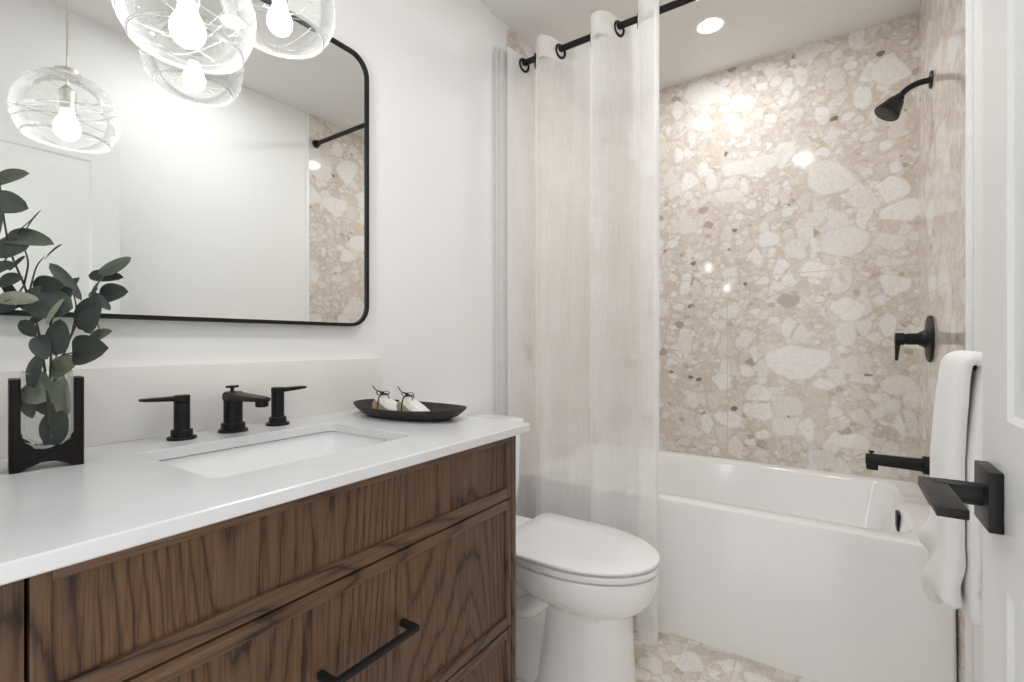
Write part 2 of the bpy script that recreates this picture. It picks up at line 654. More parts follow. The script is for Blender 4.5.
bm = bmesh.new()
st = .092
panel_slab(bm, DX0, DX1, .012, DTOP, DF, DF - DT, [(DX0 + st, DX1 - st, .990, DTOP - .105), (DX0 + st, DX1 - st, .20, .826)])
door = struct('door_1', bm, M['door'], angle=20, label='white panelled door standing open beside the lens, black lever handle')
hz, hx = .908, .684
bm = box(hx - .031, hx + .029, DF, DF + .0113, hz - .030, hz + .030, bevel=.0012)
rose = obj('rose', bm, M['black'], door)
bm = bmesh.new()
add_lathe(bm, (hx, DF + .0113, hz), (0, 1, 0), [(0, .0117), (.001, .0117), (.0355, .0117), (.0365, .011)], 24)
add_box(bm, hx - .0105, hx + .0105, DF + .034, DF + .047, hz - .0075, hz + .0095, bevel=.002)
add_box(bm, hx - .108, hx + .011, DF + .0375, DF + .060, hz, hz + .0095, bevel=.0012)
obj('lever', bm, M['black'], door)
for zz in (.25, 1.0, 1.72):
    bm = bmesh.new()
    add_lathe(bm, (DX0 - .006, DF + .004, zz - .045), (0, 0, 1), [(0, .006), (.09, .006)], 12)
    obj('hinge', bm, M['black'], door)

# ------------------------------------------------------------------ vanity cabinet
VX0, VX1, VF = .085, .963, .642
van = thing('vanity_cabinet', ((VX0 + VX1) / 2, .90, 0), 'brown stained oak vanity cabinet with framed drawers under the white countertop', 'cabinet')
bm = bmesh.new()
add_box(bm, VX0, VX0 + .032, VF, 1.185, .08, CT - .021, bevel=.001)
add_box(bm, VX1 - .0165, VX1, VF, 1.185, .08, CT - .021, bevel=.001)
add_box(bm, VX0 + .032, VX1 - .0165, VF + .03, 1.185, .08, .10)
add_box(bm, VX0 + .032, VX1 - .0165, 1.165, 1.185, .10, CT - .021)
add_box(bm, VX0 + .032, VX1 - .0165, VF + .026, VF + .04, .10, CT - .021, mat=1)
add_box(bm, VX0 + .032, VX1 - .0165, VF, VF + .02, .08, .098, mat=2)
obj('body', bm, [M['wood_v'], M['dark'], M['wood_h']], van)
bm = box(VX0 + .03, VX1 - .03, VF + .06, 1.17, 0, .08)
obj('toe_kick', bm, M['dark'], van)


def drawer_front(x0, x1, z0, z1, top_rail, bot_rail, side):
    bm = bmesh.new()
    y0, t, rec = VF, .022, .0065
    add_box(bm, x0 + side - .002, x1 - side + .002, y0 + rec, y0 + t, z0 + bot_rail - .002, z1 - top_rail + .002, mat=0)
    add_box(bm, x0, x0 + side, y0, y0 + t, z0, z1, bevel=.0015, mat=0)
    add_box(bm, x1 - side, x1, y0, y0 + t, z0, z1, bevel=.0015, mat=0)
    add_box(bm, x0 + side, x1 - side, y0, y0 + t, z0, z0 + bot_rail, bevel=.0015, mat=1)
    add_box(bm, x0 + side, x1 - side, y0, y0 + t, z1 - top_rail, z1, bevel=.0015, mat=1)
    return bm


dx0, dx1 = VX0 + .0355, VX1 - .020
obj('drawer', drawer_front(dx0, dx1, .697, CT - .024, .014, .026, .016), [M['wood_v'], M['wood_h']], van)
d2 = obj('drawer', drawer_front(dx0, dx1, .393, .6935, .022, .024, .016), [M['wood_v'], M['wood_h']], van)
d3 = obj('drawer', drawer_front(dx0, dx1, .102, .3895, .022, .022, .016), [M['wood_v'], M['wood_h']], van)


def pull(cx, cz, parent):
    bm = bmesh.new()
    h = .088
    yb = VF + .0066
    add_box(bm, cx - h, cx + h, VF - .034, VF - .024, cz - .005, cz + .005, bevel=.0015)
    for s in (-1, 1):
        add_box(bm, cx + s * h - (.011 if s > 0 else 0), cx + s * h + (.011 if s < 0 else 0), VF - .030, yb, cz - .0055, cz + .0055, bevel=.0012)
    return obj('pull_handle', bm, M['black'], parent)


pull(.52, .562, d2)
pull(.52, .27, d3)

# ------------------------------------------------------------------ countertop with sink cut-out, backsplash, sink
SX0, SX1, SY0, SY1 = .332, .731, .748, 1.036
CX0, CX1, CF = .06, .995, .620
bm = bmesh.new()
b = .002
loft(bm, [rrect(CX0 + b, CX1 - b, CF + b, WL - b, .004, CT - .02), rrect(CX0, CX1, CF, WL, .004, CT - .02 + b),
          rrect(CX0, CX1, CF, WL, .004, CT - b), rrect(CX0 + b, CX1 - b, CF + b, WL - b, .004, CT),
          rrect(SX0 - .0015, SX1 + .0015, SY0 - .0015, SY1 + .0015, .02, CT), rrect(SX0, SX1, SY0, SY1, .02, CT - .0015),
          rrect(SX0, SX1, SY0, SY1, .02, CT - .02)], ring=True)
tag(obj('countertop', bm, M['quartz']), 'white quartz countertop with a rectangular sink cut-out on the oak vanity', 'countertop')
bm = box(CX0, 1.004, WL - .02, WL, CT, 1.016, bevel=.0015)
tag(obj('backsplash', bm, M['splash']), 'low warm white slab backsplash standing along the back of the countertop', 'backsplash')
sk = thing('sink', ((SX0 + SX1) / 2, (SY0 + SY1) / 2, CT - .17), 'white rectangular undermount sink sunk into the vanity countertop', 'sink')
bm = bmesh.new()
zt = CT - .0235
e = .010
loft(bm, [rrect(SX0 - .025, SX1 + .025, SY0 - .025, SY1 + .025, .03, zt - .012), rrect(SX0 - .025, SX1 + .025, SY0 - .025, SY1 + .025, .03, zt),
          rrect(SX0 - e, SX1 + e, SY0 - e, SY1 + e, .026, zt), rrect(SX0 - e + .003, SX1 + e - .003, SY0 - e + .003, SY1 + e - .003, .028, zt - .006),
          rrect(SX0 + .006, SX1 - .006, SY0 + .004, SY1 - .004, .035, zt - .11), rrect(SX0 + .014, SX1 - .014, SY0 + .012, SY1 - .012, .04, zt - .13),
          rrect(SX0 + .035, SX1 - .035, SY0 + .03, SY1 - .03, .04, zt - .138), rrect(SX0 + .15, SX1 - .15, SY0 + .08, SY1 - .08, .02, zt - .142)],
     cap0=False, cap1=True)
loft(bm, [rrect(SX0 - .025, SX1 + .025, SY0 - .025, SY1 + .025, .03, zt - .012), rrect(SX0 - .014, SX1 + .014, SY0 - .014, SY1 + .014, .03, zt - .02),
          rrect(SX0 - .008, SX1 + .008, SY0 - .008, SY1 + .008, .04, zt - .14), rrect(SX0 + .03, SX1 - .03, SY0 + .03, SY1 - .03, .04, zt - .152)], cap0=False)
obj('basin', bm, M['ceramic'], sk, 50)
bm = bmesh.new()
add_lathe(bm, ((SX0 + SX1) / 2, (SY0 + SY1) / 2, zt - .143), (0, 0, 1), [(0, .024), (.004, .024), (.006, .021), (.0065, .012), (.012, .012), (.014, .009)], 24)
obj('drain', bm, M['black'], sk)

# ------------------------------------------------------------------ faucet set
FY = 1.115
fa = thing('faucet', (.535, FY, CT), 'matte black widespread faucet with two lever handles behind the vanity sink', 'faucet')


def base_prof(R, r, h):
    return [(0, R), (.0045, R), (.0055, R - .001), (.0058, r + .0085), (.0065, r + .0052), (.0185, r + .0052), (.0195, r + .0042), (.0198, r + .0005), (.0205, r), (h - .001, r), (h, r - .0012)]


bm = bmesh.new()
add_lathe(bm, (.535, FY, CT), (0, 0, 1), base_prof(.0295, .0188, .088), 40)
# spout arm: flat tapered bar with rounded tip running to the sink
lo = []
for y, z0, z1, hw in ((FY + .016, .070, .088, .012), (FY + .008, .066, .0895, .0195), (FY - .02, .068, .088, .0185), (FY - .07, .071, .0865, .0165), (FY - .115, .0735, .085, .0155), (FY - .133, .0745, .084, .012), (FY - .138, .076, .0825, .008)):
    hh = (z1 - z0) / 2
    zc = CT + (z0 + z1) / 2
    lo.append([Vector((.535 + hw * (abs(cos(t)) ** .6) * (1 if cos(t) > 0 else -1), y, zc + hh * (abs(sin(t)) ** .6) * (1 if sin(t) > 0 else -1))) for t in [2 * pi * i / 24 + .01 for i in range(24)]])
loft(bm, lo)
add_lathe(bm, (.535, FY - .120, CT + .078), (0, 0, -1), [(0, .0125), (.013, .0125), (.0145, .011)], 24)
sp = obj('spout', bm, M['black'], fa)
bm = bmesh.new()
add_lathe(bm, (.535, FY + .004, CT + .0875), (0, 0, 1), [(0, .006), (.003, .004), (.008, .0035), (.009, .006), (.0105, .007), (.0125, .007), (.0135, .005)], 16)
add_tube(bm, [(.535 - .013, FY + .004, CT + .0995), (.535 + .013, FY + .004, CT + .0995)], .0028, 10)
obj('lift_knob', bm, M['black'], sp)
for hx_, s in ((.434, -1), (.638, 1)):
    bm = bmesh.new()
    add_lathe(bm, (hx_, FY, CT), (0, 0, 1), base_prof(.0262, .0142, .076), 36)
    hd = obj('handle', bm, M['black'], fa)
    bm = bmesh.new()
    add_lathe(bm, (hx_, FY, CT + .0765), (0, 0, 1), [(0, .0145), (.0125, .0145), (.0135, .0135)], 36)
    lo = []
    for t, hw, z0, z1 in ((.0, .0135, .0785, .0885), (.02, .0125, .0795, .0885), (.045, .0105, .081, .0885), (.066, .009, .0825, .0885), (.072, .007, .0835, .0878)):
        x = hx_ + s * t
        lo.append([Vector((x, FY - hw, CT + z0)), Vector((x, FY + hw, CT + z0)), Vector((x, FY + hw, CT + z1 - .001)), Vector((x, FY + hw - .002, CT + z1)), Vector((x, FY - hw + .002, CT + z1)), Vector((x, FY - hw, CT + z1 - .001))])
    loft(bm, lo)
    obj('lever', bm, M['black'], hd)

# ------------------------------------------------------------------ mirror
mr = thing('wall_mirror', (.5, WL, 1.112), 'large rounded mirror in a thin black frame above the vanity backsplash', 'mirror')


def xz(pts, y):
    return [Vector((p.x, y, p.y)) for p in pts]


MX0, MX1, MZ0, MZ1 = .03, .955, 1.112, 1.920
bm = bmesh.new()
o_, i_ = rrect(MX0, MX1, MZ0, MZ1, .062, 0, 12), rrect(MX0 + .009, MX1 - .009, MZ0 + .009, MZ1 - .009, .053, 0, 12)
loft(bm, [xz(o_, WL), xz(o_, WL - .026), xz(i_, WL - .026), xz(i_, WL)], ring=True)
obj('frame', bm, M['black'], mr, 30)
bm = bmesh.new()
g = rrect(MX0 + .008, MX1 - .008, MZ0 + .008, MZ1 - .008, .054, 0, 12)
loft(bm, [xz(g, WL - .0005), xz(g, WL - .020)])
obj('mirror_glass', bm, M['mirror'], mr, 30)

# ------------------------------------------------------------------ glass pendants


def pendant(x, y, zc, R, zopen, label, seed):
    rnd = random.Random(seed)
    t = thing('pendant_lamp', (x, y, zc), label, 'lamp', 'blown glass pendants over the vanity')
    hb = zc - zopen
    th0 = math.acos(min(1, hb / R))               # polar angle of the opening, from below
    th1 = pi - .20
    prof = []
    for i in range(33):
        a = th0 + (th1 - th0) * i / 32
        prof.append((-R * cos(a), R * sin(a)))
    bm = bmesh.new()
    add_lathe(bm, (x, y, zc), (0, 0, 1), prof, 64, cap0=False, cap1=False)
    add_lathe(bm, (x, y, zc), (0, 0, 1), [(p[0], p[1] * .972) for p in prof], 64, cap0=False, cap1=False)
    sh = obj('glass_shade', bm, M['glass'], t, 180)
    bm = bmesh.new()
    add_ring(bm, (x, y, zopen), (0, 0, 1), R * sin(th0) * .985, .0026, 64, 8)
    obj('rim', bm, M['thread'], sh, 180)
    bm = bmesh.new()
    for k in range(9):                              # threads of white glass wound round the globe at odd tilts
        ax = Vector((rnd.uniform(-.5, .5), rnd.uniform(-.5, .5), 1)).normalized()
        hgt = rnd.uniform(-.45, .75) * R
        rr = sqrt(R * R - hgt * hgt)
        a, b2 = frame_axes(ax)
        pts = []
        for i in range(65):
            tt = 2 * pi * i / 64 * .93 + k
            p = ax * hgt + (a * cos(tt) + b2 * sin(tt)) * rr + ax * .006 * sin(3 * tt + k)
            p = p.normalized() * (R + .0005)
            if p.z > -hb + .003:
                pts.append(Vector((x, y, zc)) + p)
            else:
                if len(pts) > 4:
                    add_tube(bm, pts, rnd.uniform(.0006, .0012), 6)
                pts = []
        if len(pts) > 4:
            add_tube(bm, pts, rnd.uniform(.0006, .0012), 6)
    obj('glass_threads', bm, M['thread'], sh, 180)
    bz = zopen + .028
    bm = bmesh.new()
    add_lathe(bm, (x, y, bz - .03), (0, 0, 1), [(0, .001), (.002, .009), (.008, .018), (.018, .0235), (.03, .0245), (.042, .021), (.056, .0145), (.068, .0125)], 28)
    obj('bulb', bm, M['bulb'], t, 180)
    bm = bmesh.new()
    add_lathe(bm, (x, y, bz + .038), (0, 0, 1), [(0, .0135), (.002, .016), (.045, .016), (.05, .012), (.06, .0045)], 24)
    obj('socket', bm, M['brass'], t)
    bm = bmesh.new()
    add_lathe(bm, (x, y, zc + R * cos(.20) - .004), (0, 0, 1), [(0, .021), (.003, .024), (.012, .024), (.02, .008)], 24)
    obj('shade_cap', bm, M['brass'], t)
    bm = bmesh.new()
    add_tube(bm, [(x, y, bz + .09), (x, y, CZ - .02)], .0022, 8)
    obj('cord', bm, M['brass'], t)
    bm = bmesh.new()
    add_lathe(bm, (x, y, CZ), (0, 0, -1), [(0, .05), (.018, .05), (.022, .046), (.023, .004)], 32)
    obj('ceiling_canopy', bm, M['brass'], t)
    return t


pendant(.343, .86, 1.597, .0965, 1.540, 'lower, bigger looking clear swirled glass globe pendant in front of the mirror', 3)
pendant(.563, .976, 1.788, .112, 1.718, 'higher clear swirled glass pendant with wide open rim by the mirror top edge', 5)

# ------------------------------------------------------------------ recessed ceiling lights


def recessed(x, y, label, r=.045):
    t = thing('ceiling_light', (x, y, CZ), label, 'ceiling light', 'recessed ceiling lights')
    bm = bmesh.new()
    add_lathe(bm, (x, y, CZ), (0, 0, -1), [(-.001, r + .013), (.003, r + .013), (.005, r + .009), (.0035, r)], 40, cap0=False, cap1=False)
    obj('trim_ring', bm, M['trim'], t)
    bm = bmesh.new()
    add_lathe(bm, (x, y, CZ - .002), (0, 0, -1), [(0, r), (.0008, r - .001)], 40)
    obj('diffuser', bm, M['lamp'], t)


recessed(2.20, .455, 'round recessed ceiling light over the bathtub, near the curtain rod')
recessed(1.03, .21, 'round recessed ceiling light over the floor between the vanity and the open door')

# ------------------------------------------------------------------ bathtub
TX0, TX1, TY0, TY1, TZ = 1.806, XF - .003, WR + TILE + .004, WL - TILE, .48
tub = thing('bathtub', (2.2, .46, 0), 'white alcove bathtub with a flat apron in front of the stone wall', 'bathtub')
bm = bmesh.new()
loft(bm, [rrect(TX0 - .024, TX1, TY0, TY1, .012, 0), rrect(TX0, TX1, TY0, TY1, .012, TZ - .012), rrect(TX0 + .003, TX1, TY0, TY1, .012, TZ - .004),
          rrect(TX0 + .011, TX1 - .001, TY0 + .001, TY1 - .001, .012, TZ),
          rrect(TX0 + .068, TX1 - .05, TY0 + .070, TY1 - .075, .09, TZ), rrect(TX0 + .076, TX1 - .058, TY0 + .078, TY1 - .083, .09, TZ - .004),
          rrect(TX0 + .082, TX1 - .064, TY0 + .084, TY1 - .09, .09, TZ - .014),
          rrect(TX0 + .12, TX1 - .10, TY0 + .115, TY1 - .23, .10, TZ - .33), rrect(TX0 + .15, TX1 - .13, TY0 + .145, TY1 - .29, .10, TZ - .375),
          rrect(TX0 + .20, TX1 - .18, TY0 + .20, TY1 - .36, .08, TZ - .385)], cap0=False)
obj('shell', bm, M['acrylic'], tub, 40)
bm = bmesh.new()
oy, ox, oz = TY0 + .086, 2.235, TZ - .066
add_box(bm, ox - .036, ox + .036, oy - .004, oy + .012, oz - .03, oz + .03, bevel=.004)
obj('overflow_plate', bm, M['black'], tub)
bm = bmesh.new()
add_lathe(bm, (2.2, .12, TZ - .386), (0, 0, 1), [(0, .034), (.004, .034), (.006, .03), (.008, .016), (.013, .015)], 28)
obj('drain', bm, M['black'], tub)

# ------------------------------------------------------------------ shower fittings on the door-side tile wall
YW = WR + TILE
sh = thing('wall_shower', (2.25, YW, 2.0), 'black bell shaped shower head on a curved arm high on the stone wall', 'shower head')
bm = bmesh.new()
add_lathe(bm, (2.25, YW, 2.0), (0, 1, 0), [(0, .030), (.004, .030), (.007, .027), (.009, .012)], 32)
obj('flange', bm, M['black'], sh)
bm = bmesh.new()
path = spline([(2.25, YW + .004, 2.0), (2.25, YW + .035, 1.999), (2.25, YW + .066, 1.988), (2.25, YW + .090, 1.966)], 6)
add_tube(bm, path, .0105, 14)
obj('arm', bm, M['black'], sh)
ax = Vector((-.15, .56, -.80)).normalized()
c0 = Vector((2.25, YW + .086, 1.970))
bm = bmesh.new()
add_lathe(bm, c0, ax, [(0, .010), (.003, .014), (.009, .017), (.015, .0155), (.019, .0155), (.021, .024), (.034, .029), (.054, .036), (.070, .042), (.076, .043), (.079, .041), (.078, .037)], 40)
hd = obj('head', bm, M['black'], sh)
bm = bmesh.new()
add_lathe(bm, c0 + ax * .0775, ax, [(0, .037), (.002, .035), (.004, .026), (.0045, .01)], 32)
a_, b_ = frame_axes(ax)
for ring_, cnt in ((.012, 6), (.022, 11), (.030, 16)):
    for k in range(cnt):
        q = c0 + ax * .0795 + (a_ * cos(2 * pi * k / cnt) + b_ * sin(2 * pi * k / cnt)) * ring_
        add_lathe(bm, q, ax, [(0, .0016), (.003, .0012)], 6)
obj('spray_face', bm, plain('dark rubber', (.05, .05, .05), .6), hd)

vv = thing('shower_valve', (2.275, YW, 1.077), 'round black shower valve plate with a hanging lever above the tub spout', 'shower valve')
vx, vz = 2.275, 1.077
bm = bmesh.new()
add_lathe(bm, (vx, YW, vz), (0, 1, 0), [(0, .084), (.003, .085), (.008, .083), (.011, .076), (.013, .05), (.014, .03)], 48)
obj('plate', bm, M['black'], vv)
bm = bmesh.new()
add_lathe(bm, (vx, YW + .012, vz), (0, 1, 0), [(0, .034), (.006, .032), (.022, .024), (.024, .021), (.056, .021), (.058, .019), (.062, .019), (.064, .0225), (.088, .0225), (.090, .021)], 36)
st_ = obj('stem', bm, M['black'], vv)
bm = bmesh.new()
lo = []
for z, hw, y0, y1 in ((vz + .022, .011, .078, .0985), (vz + .0, .0125, .080, .102), (vz - .03, .0095, .088, .102), (vz - .072, .0075, .092, .102), (vz - .080, .0055, .094, .101)):
    lo.append([Vector((vx - hw, YW + y0, z)), Vector((vx + hw, YW + y0, z)), Vector((vx + hw, YW + y1 - .003, z)), Vector((vx + hw - .003, YW + y1, z)), Vector((vx - hw + .003, YW + y1, z)), Vector((vx - hw, YW + y1 - .003, z))])
loft(bm, lo)
obj('lever', bm, M['black'], st_)

ts = thing('tub_spout', (2.27, YW, .62), 'long black tub spout over the bathtub rim below the shower valve', 'tub spout')
bm = bmesh.new()
tz = .620
add_lathe(bm, (2.27, YW, tz), (0, 1, 0), [(0, .033), (.022, .033), (.024, .031), (.025, .02)], 36)
obj('collar', bm, M['black'], ts)
bm = bmesh.new()
lo = []
for y, r0, dz in ((YW + .02, .0245, 0), (YW + .10, .0225, .001), (YW + .168, .0215, .002), (YW + .185, .0215, .002), (YW + .190, .0195, .002)):
    lo.append([Vector((2.27 + r0 * (abs(cos(t)) ** .7) * (1 if cos(t) > 0 else -1), y, tz + dz + r0 * .95 * (abs(sin(t)) ** .7) * (1 if sin(t) > 0 else -1))) for t in [2 * pi * i / 28 + .01 for i in range(28)]])
loft(bm, lo)
add_box(bm, 2.27 - .0195, 2.27 + .0195, YW + .152, YW + .189, tz - .036, tz, bevel=.005)
bd = obj('body', bm, M['black'], ts)
bm = bmesh.new()
add_lathe(bm, (2.27, YW + .172, tz + .020), (0, 0, 1), [(0, .005), (.006, .004), (.007, .009), (.009, .010), (.012, .010), (.0135, .008)], 18)
obj('diverter_knob', bm, M['black'], bd)

# ------------------------------------------------------------------ toilet
TC = 1.375
to = thing('toilet', (TC, .8, 0), 'white two piece toilet with closed lid between the vanity and the bathtub', 'toilet')


def egg(hw, yf, yb, z, n=88, yc=None, pw=2.0, pb=2.6, cx=TC):
    """closed outline: elliptic towards yf, squarer towards yb"""
    yc = yc if yc is not None else yf + (yb - yf) * .55
    out = []
    for i in range(n):
        t = 2 * pi * i / n
        s_, c_ = sin(t), cos(t)
        if c_ < 0:
            e1 = 2 / pw
            p = (cx + hw * (abs(s_) ** e1) * (1 if s_ > 0 else -1), yc - (yc - yf) * abs(c_) ** e1)
        else:
            e1 = 2 / pb
            p = (cx + hw * (abs(s_) ** e1) * (1 if s_ > 0 else -1), yc + (yb - yc) * abs(c_) ** e1)
        out.append(Vector((p[0], p[1], z)))
    return out


bm = bmesh.new()
loft(bm, [egg(.121, .496, .80, 0, pw=2.3, pb=4), egg(.121, .496, .80, .010, pw=2.3, pb=4), egg(.117, .500, .79, .025, pw=2.3, pb=4), egg(.111, .506, .77, .14, pw=2.3, pb=4),
          egg(.107, .510, .76, .250, pw=2.3, pb=4), egg(.108, .508, .76, .270, pw=2.3, pb=4), egg(.128, .476, .80, .281, pw=2.4, pb=3), egg(.150, .455, .86, .298, pw=2.2), egg(.166, .440, .90, .322, pw=2.1),
          egg(.175, .433, .92, .350), egg(.178, .430, .93, .380), egg(.176, .432, .93, .389), egg(.160, .448, .92, .391)], cap0=True)
# rear foot with the trapway relief
loft(bm, [egg(.105, .70, 1.02, 0, pb=4, pw=4), egg(.100, .70, 1.02, .03, pb=4, pw=4), egg(.088, .70, 1.04, .12, pb=4, pw=4), egg(.100, .70, 1.08, .27, pb=4, pw=4), egg(.150, .72, 1.13, .34, pb=5, pw=4), egg(.172, .76, 1.15, .375, pb=6, pw=4), egg(.172, .76, 1.15, .395, pb=6, pw=4)])
for s in (-1, 1):
    add_tube(bm, spline([(TC + s * .085, .74, .30), (TC + s * .088, .80, .235), (TC + s * .086, .88, .205), (TC + s * .080, .95, .16), (TC + s * .078, .97, .09), (TC + s * .08, .96, .02)], 6), [.035] * 31, 14)
bowl = obj('bowl', bm, M['ceramic'], to, 60)
bm = bmesh.new()
loft(bm, [egg(.168, .440, .905, .3965), egg(.179, .429, .905, .3978), egg(.181, .427, .905, .402), egg(.180, .428, .905, .4145), egg(.17, .44, .90, .4157)])
obj('seat', bm, M['ceramic'], to, 50)
bm = bmesh.new()
loft(bm, [egg(.170, .438, .905, .4215, pb=14), egg(.181, .427, .907, .4228, pb=14), egg(.182, .426, .908, .4265, pb=14), egg(.181, .427, .907, .4302, pb=14), egg(.178, .430, .905, .4315, pb=14), egg(.10, .50, .85, .433, pb=8)])
for s in (-1, 1):
    add_lathe(bm, (TC + s * .075 - .02, .925, .405), (1, 0, 0), [(0, .011), (.001, .012), (.039, .012), (.04, .011)], 16)
    add_box(bm, TC + s * .075 - .018, TC + s * .075 + .018, .895, .93, .394, .412, bevel=.003)
obj('lid', bm, M['ceramic'], to, 50)
bm = bmesh.new()
ty0, ty1 = .985, 1.172
loft(bm, [rrect(TC - .145, TC + .145, ty0 + .03, ty1, .03, .395), rrect(TC - .150, TC + .150, ty0 + .02, ty1, .03, .41), rrect(TC - .158, TC + .158, ty0 + .008, ty1, .03, .55), rrect(TC - .163, TC + .163, ty0 + .004, ty1, .03, .742)])
obj('tank', bm, M['ceramic'], to, 50)
bm = bmesh.new()
loft(bm, [rrect(TC - .166, TC + .166, ty0, ty1 + .004, .03, .7425), rrect(TC - .171, TC + .171, ty0 - .005, ty1 + .006, .03, .746), rrect(TC - .171, TC + .171, ty0 - .005, ty1 + .006, .03, .770), rrect(TC - .167, TC + .167, ty0 - .001, ty1 + .002, .03, .777), rrect(TC - .15, TC + .15, ty0 + .015, ty1 - .015, .03, .779)])
obj('tank_lid', bm, M['ceramic'], to, 50)

# ------------------------------------------------------------------ toilet paper holder on the vanity's side
tp = thing('paper_holder', (VX1, .76, .66), 'black toilet paper holder arm on the vanity side above the toilet lid', 'paper holder')
bm = bmesh.new()
add_lathe(bm, (VX1, .80, .66), (1, 0, 0), [(0, .024), (.006, .024), (.008, .022), (.009, .009)], 28)
obj('mount', bm, M['black'], tp)
bm = bmesh.new()
add_tube(bm, spline([(VX1 + .006, .80, .66), (VX1 + .045, .80, .66), (VX1 + .06, .795, .66), (VX1 + .066, .775, .66), (VX1 + .066, .70, .66)], 5), .0065, 12)
add_lathe(bm, (VX1 + .066, .70, .66), (0, -1, 0), [(-.003, .010), (.006, .0105), (.008, .009)], 20)
obj('arm', bm, M['black'], tp)

# ------------------------------------------------------------------ curtain rod and sheer grommet curtain
RX, RZ = 1.745, 2.273
rod = thing('curtain_rod', (RX, .45, RZ), 'matte black curtain rod spanning the tub alcove under the ceiling', 'curtain rod')
bm = bmesh.new()
add_tube(bm, [(RX, YW + .012, RZ), (RX, .45, RZ), (RX, WL - TILE - .012, RZ)], .0125, 20)
obj('pole', bm, M['black'], rod)
for yy, s in ((YW, 1), (WL - TILE, -1)):
    bm = bmesh.new()
    add_lathe(bm, (RX, yy, RZ), (0, s, 0), [(0, .024), (.004, .024), (.006, .021), (.014, .019), (.026, .018), (.027, .014)], 28)
    obj('end_socket', bm, M['black'], rod)

plan = [(.511, 1.664), (.520, 1.648), (.545, 1.644), (.572, 1.650), (.590, 1.672), (.612, 1.745), (.630, 1.795), (.662, 1.800), (.690, 1.745), (.706, 1.690), (.735, 1.658), (.766, 1.664), (.782, 1.690),
        (.803, 1.745), (.830, 1.797), (.875, 1.802), (.920, 1.796), (.943, 1.745), (.958, 1.690), (.982, 1.658), (1.006, 1.668), (1.030, 1.700), (1.062, 1.745), (1.080, 1.790), (1.104, 1.790),
        (1.121, 1.745), (1.132, 1.690), (1.140, 1.645), (1.147, 1.690), (1.152, 1.745), (1.156, 1.770), (1.160, 1.745), (1.165, 1.68), (1.169, 1.632), (1.1725, 1.69), (1.1745, 1.72), (1.1765, 1.69), (1.178, 1.620), (1.1795, 1.66), (1.1805, 1.70), (1.1815, 1.66), (1.182, 1.612)]
PL = spline([(a, b, 0) for a, b in plan], 7)
ZT, ZB = 2.302, .012
cu = thing('shower_curtain', (RX, .86, 0), 'sheer white grommet shower curtain gathered towards the vanity wall', 'curtain')


def curtain_pt(i, z, off=0.0):
    p = PL[i]
    k = (ZT - z) / (ZT - ZB)
    yc, xc = .86, RX
    x = p.y + .004 * sin(9 * p.x + 5 * k) * k
    x = max(x, 1.585)
    if z < TZ + .02:
        x = min(x, TX0 - .024 - .004)
    y = p.x + .003 * sin(3.1 * k + 9 * p.x) * k
    y = min(y, WL - TILE - .003)
    a, b = PL[max(i - 1, 0)], PL[min(i + 1, len(PL) - 1)]
    n = Vector((-(b.x - a.x), (b.y - a.y)))
    n = n.normalized() if n.length > 0 else Vector((1, 0))
    return Vector((x + n.x * off, y + n.y * off, z))


ZS = [ZB + (ZT - ZB) * j / 46 for j in range(47)]
bm = bmesh.new()
loft(bm, [[curtain_pt(i, z) for i in range(len(PL))] for z in ZS], closed=False)
cloth = obj('cloth', bm, M['sheer'], cu, 180)
bm = bmesh.new()                                  # the folded double header, bottom hem and side hem
loft(bm, [[curtain_pt(i, z, -.0015) for i in range(len(PL))] for z in (ZT - .085, ZT - .04, ZT - .0005)], closed=False)
loft(bm, [[curtain_pt(i, z, -.0015) for i in range(len(PL))] for z in (ZB + .0005, ZB + .03, ZB + .055)], closed=False)
loft(bm, [[curtain_pt(i, z, -.0012) for i in range(0, 9)] for z in ZS], closed=False)
obj('hem', bm, M['hem'], cloth, 180)
cross = [.612, .690, .803, .943, 1.062, 1.121, 1.152, 1.160]
for i in range(len(cross)):
    y = cross[i]
    bm = bmesh.new()
    ii = min(range(len(PL)), key=lambda q: abs(PL[q].x - y) + abs(PL[q].y - RX) * .5)
    a, b = PL[ii - 1], PL[ii + 1]
    nrm = Vector((-(b.x - a.x), (b.y - a.y), 0))  # plan stores (Y, X)
    if nrm.length == 0:
        nrm = Vector((0, 1, 0))
    add_ring(bm, (RX, y, RZ - .010), nrm, .0255, .0055, 32, 8)
    obj('grommet', bm, M['black'], cu)

# ------------------------------------------------------------------ towel bar and towel
bz, by = 1.018, -.213
tb = thing('towel_bar', (1.29, WR, bz), 'short black towel bar on the white wall behind the door, under the towel', 'towel bar')
bm = bmesh.new()
add_tube(bm, [(1.235, by, bz), (1.38, by, bz), (1.412, by, bz)], .0045, 14)
obj('bar', bm, M['black'], tb)
bm = bmesh.new()
add_lathe(bm, (1.405, WR, bz), (0, 1, 0), [(0, .024), (.006, .024), (.008, .0075), (by - WR + .006, .0075)], 24)
obj('post', bm, M['black'], tb)

TH = .0150                                        # half of the folded towel's thickness
R0 = .0046 + .013
cl = []
n1 = 26


def fall(z):
    return max(0, min(1, (bz - z) / .17)) ** .8


for i in range(n1):
    z = .580 + (bz - .580) * i / n1
    k = fall(z)
    cl.append((by + R0 * (1 - k) + .031 * k, z))
for i in range(13):
    t = pi * i / 12
    cl.append((by + R0 * cos(t), bz + R0 * sin(t)))
for i in range(1, n1 + 1):
    z = bz - (bz - .556) * i / n1
    k = fall(z)
    cl.append((by - R0 * (1 - k) + .0005 * k, z))
loop = []
m_ = len(cl)


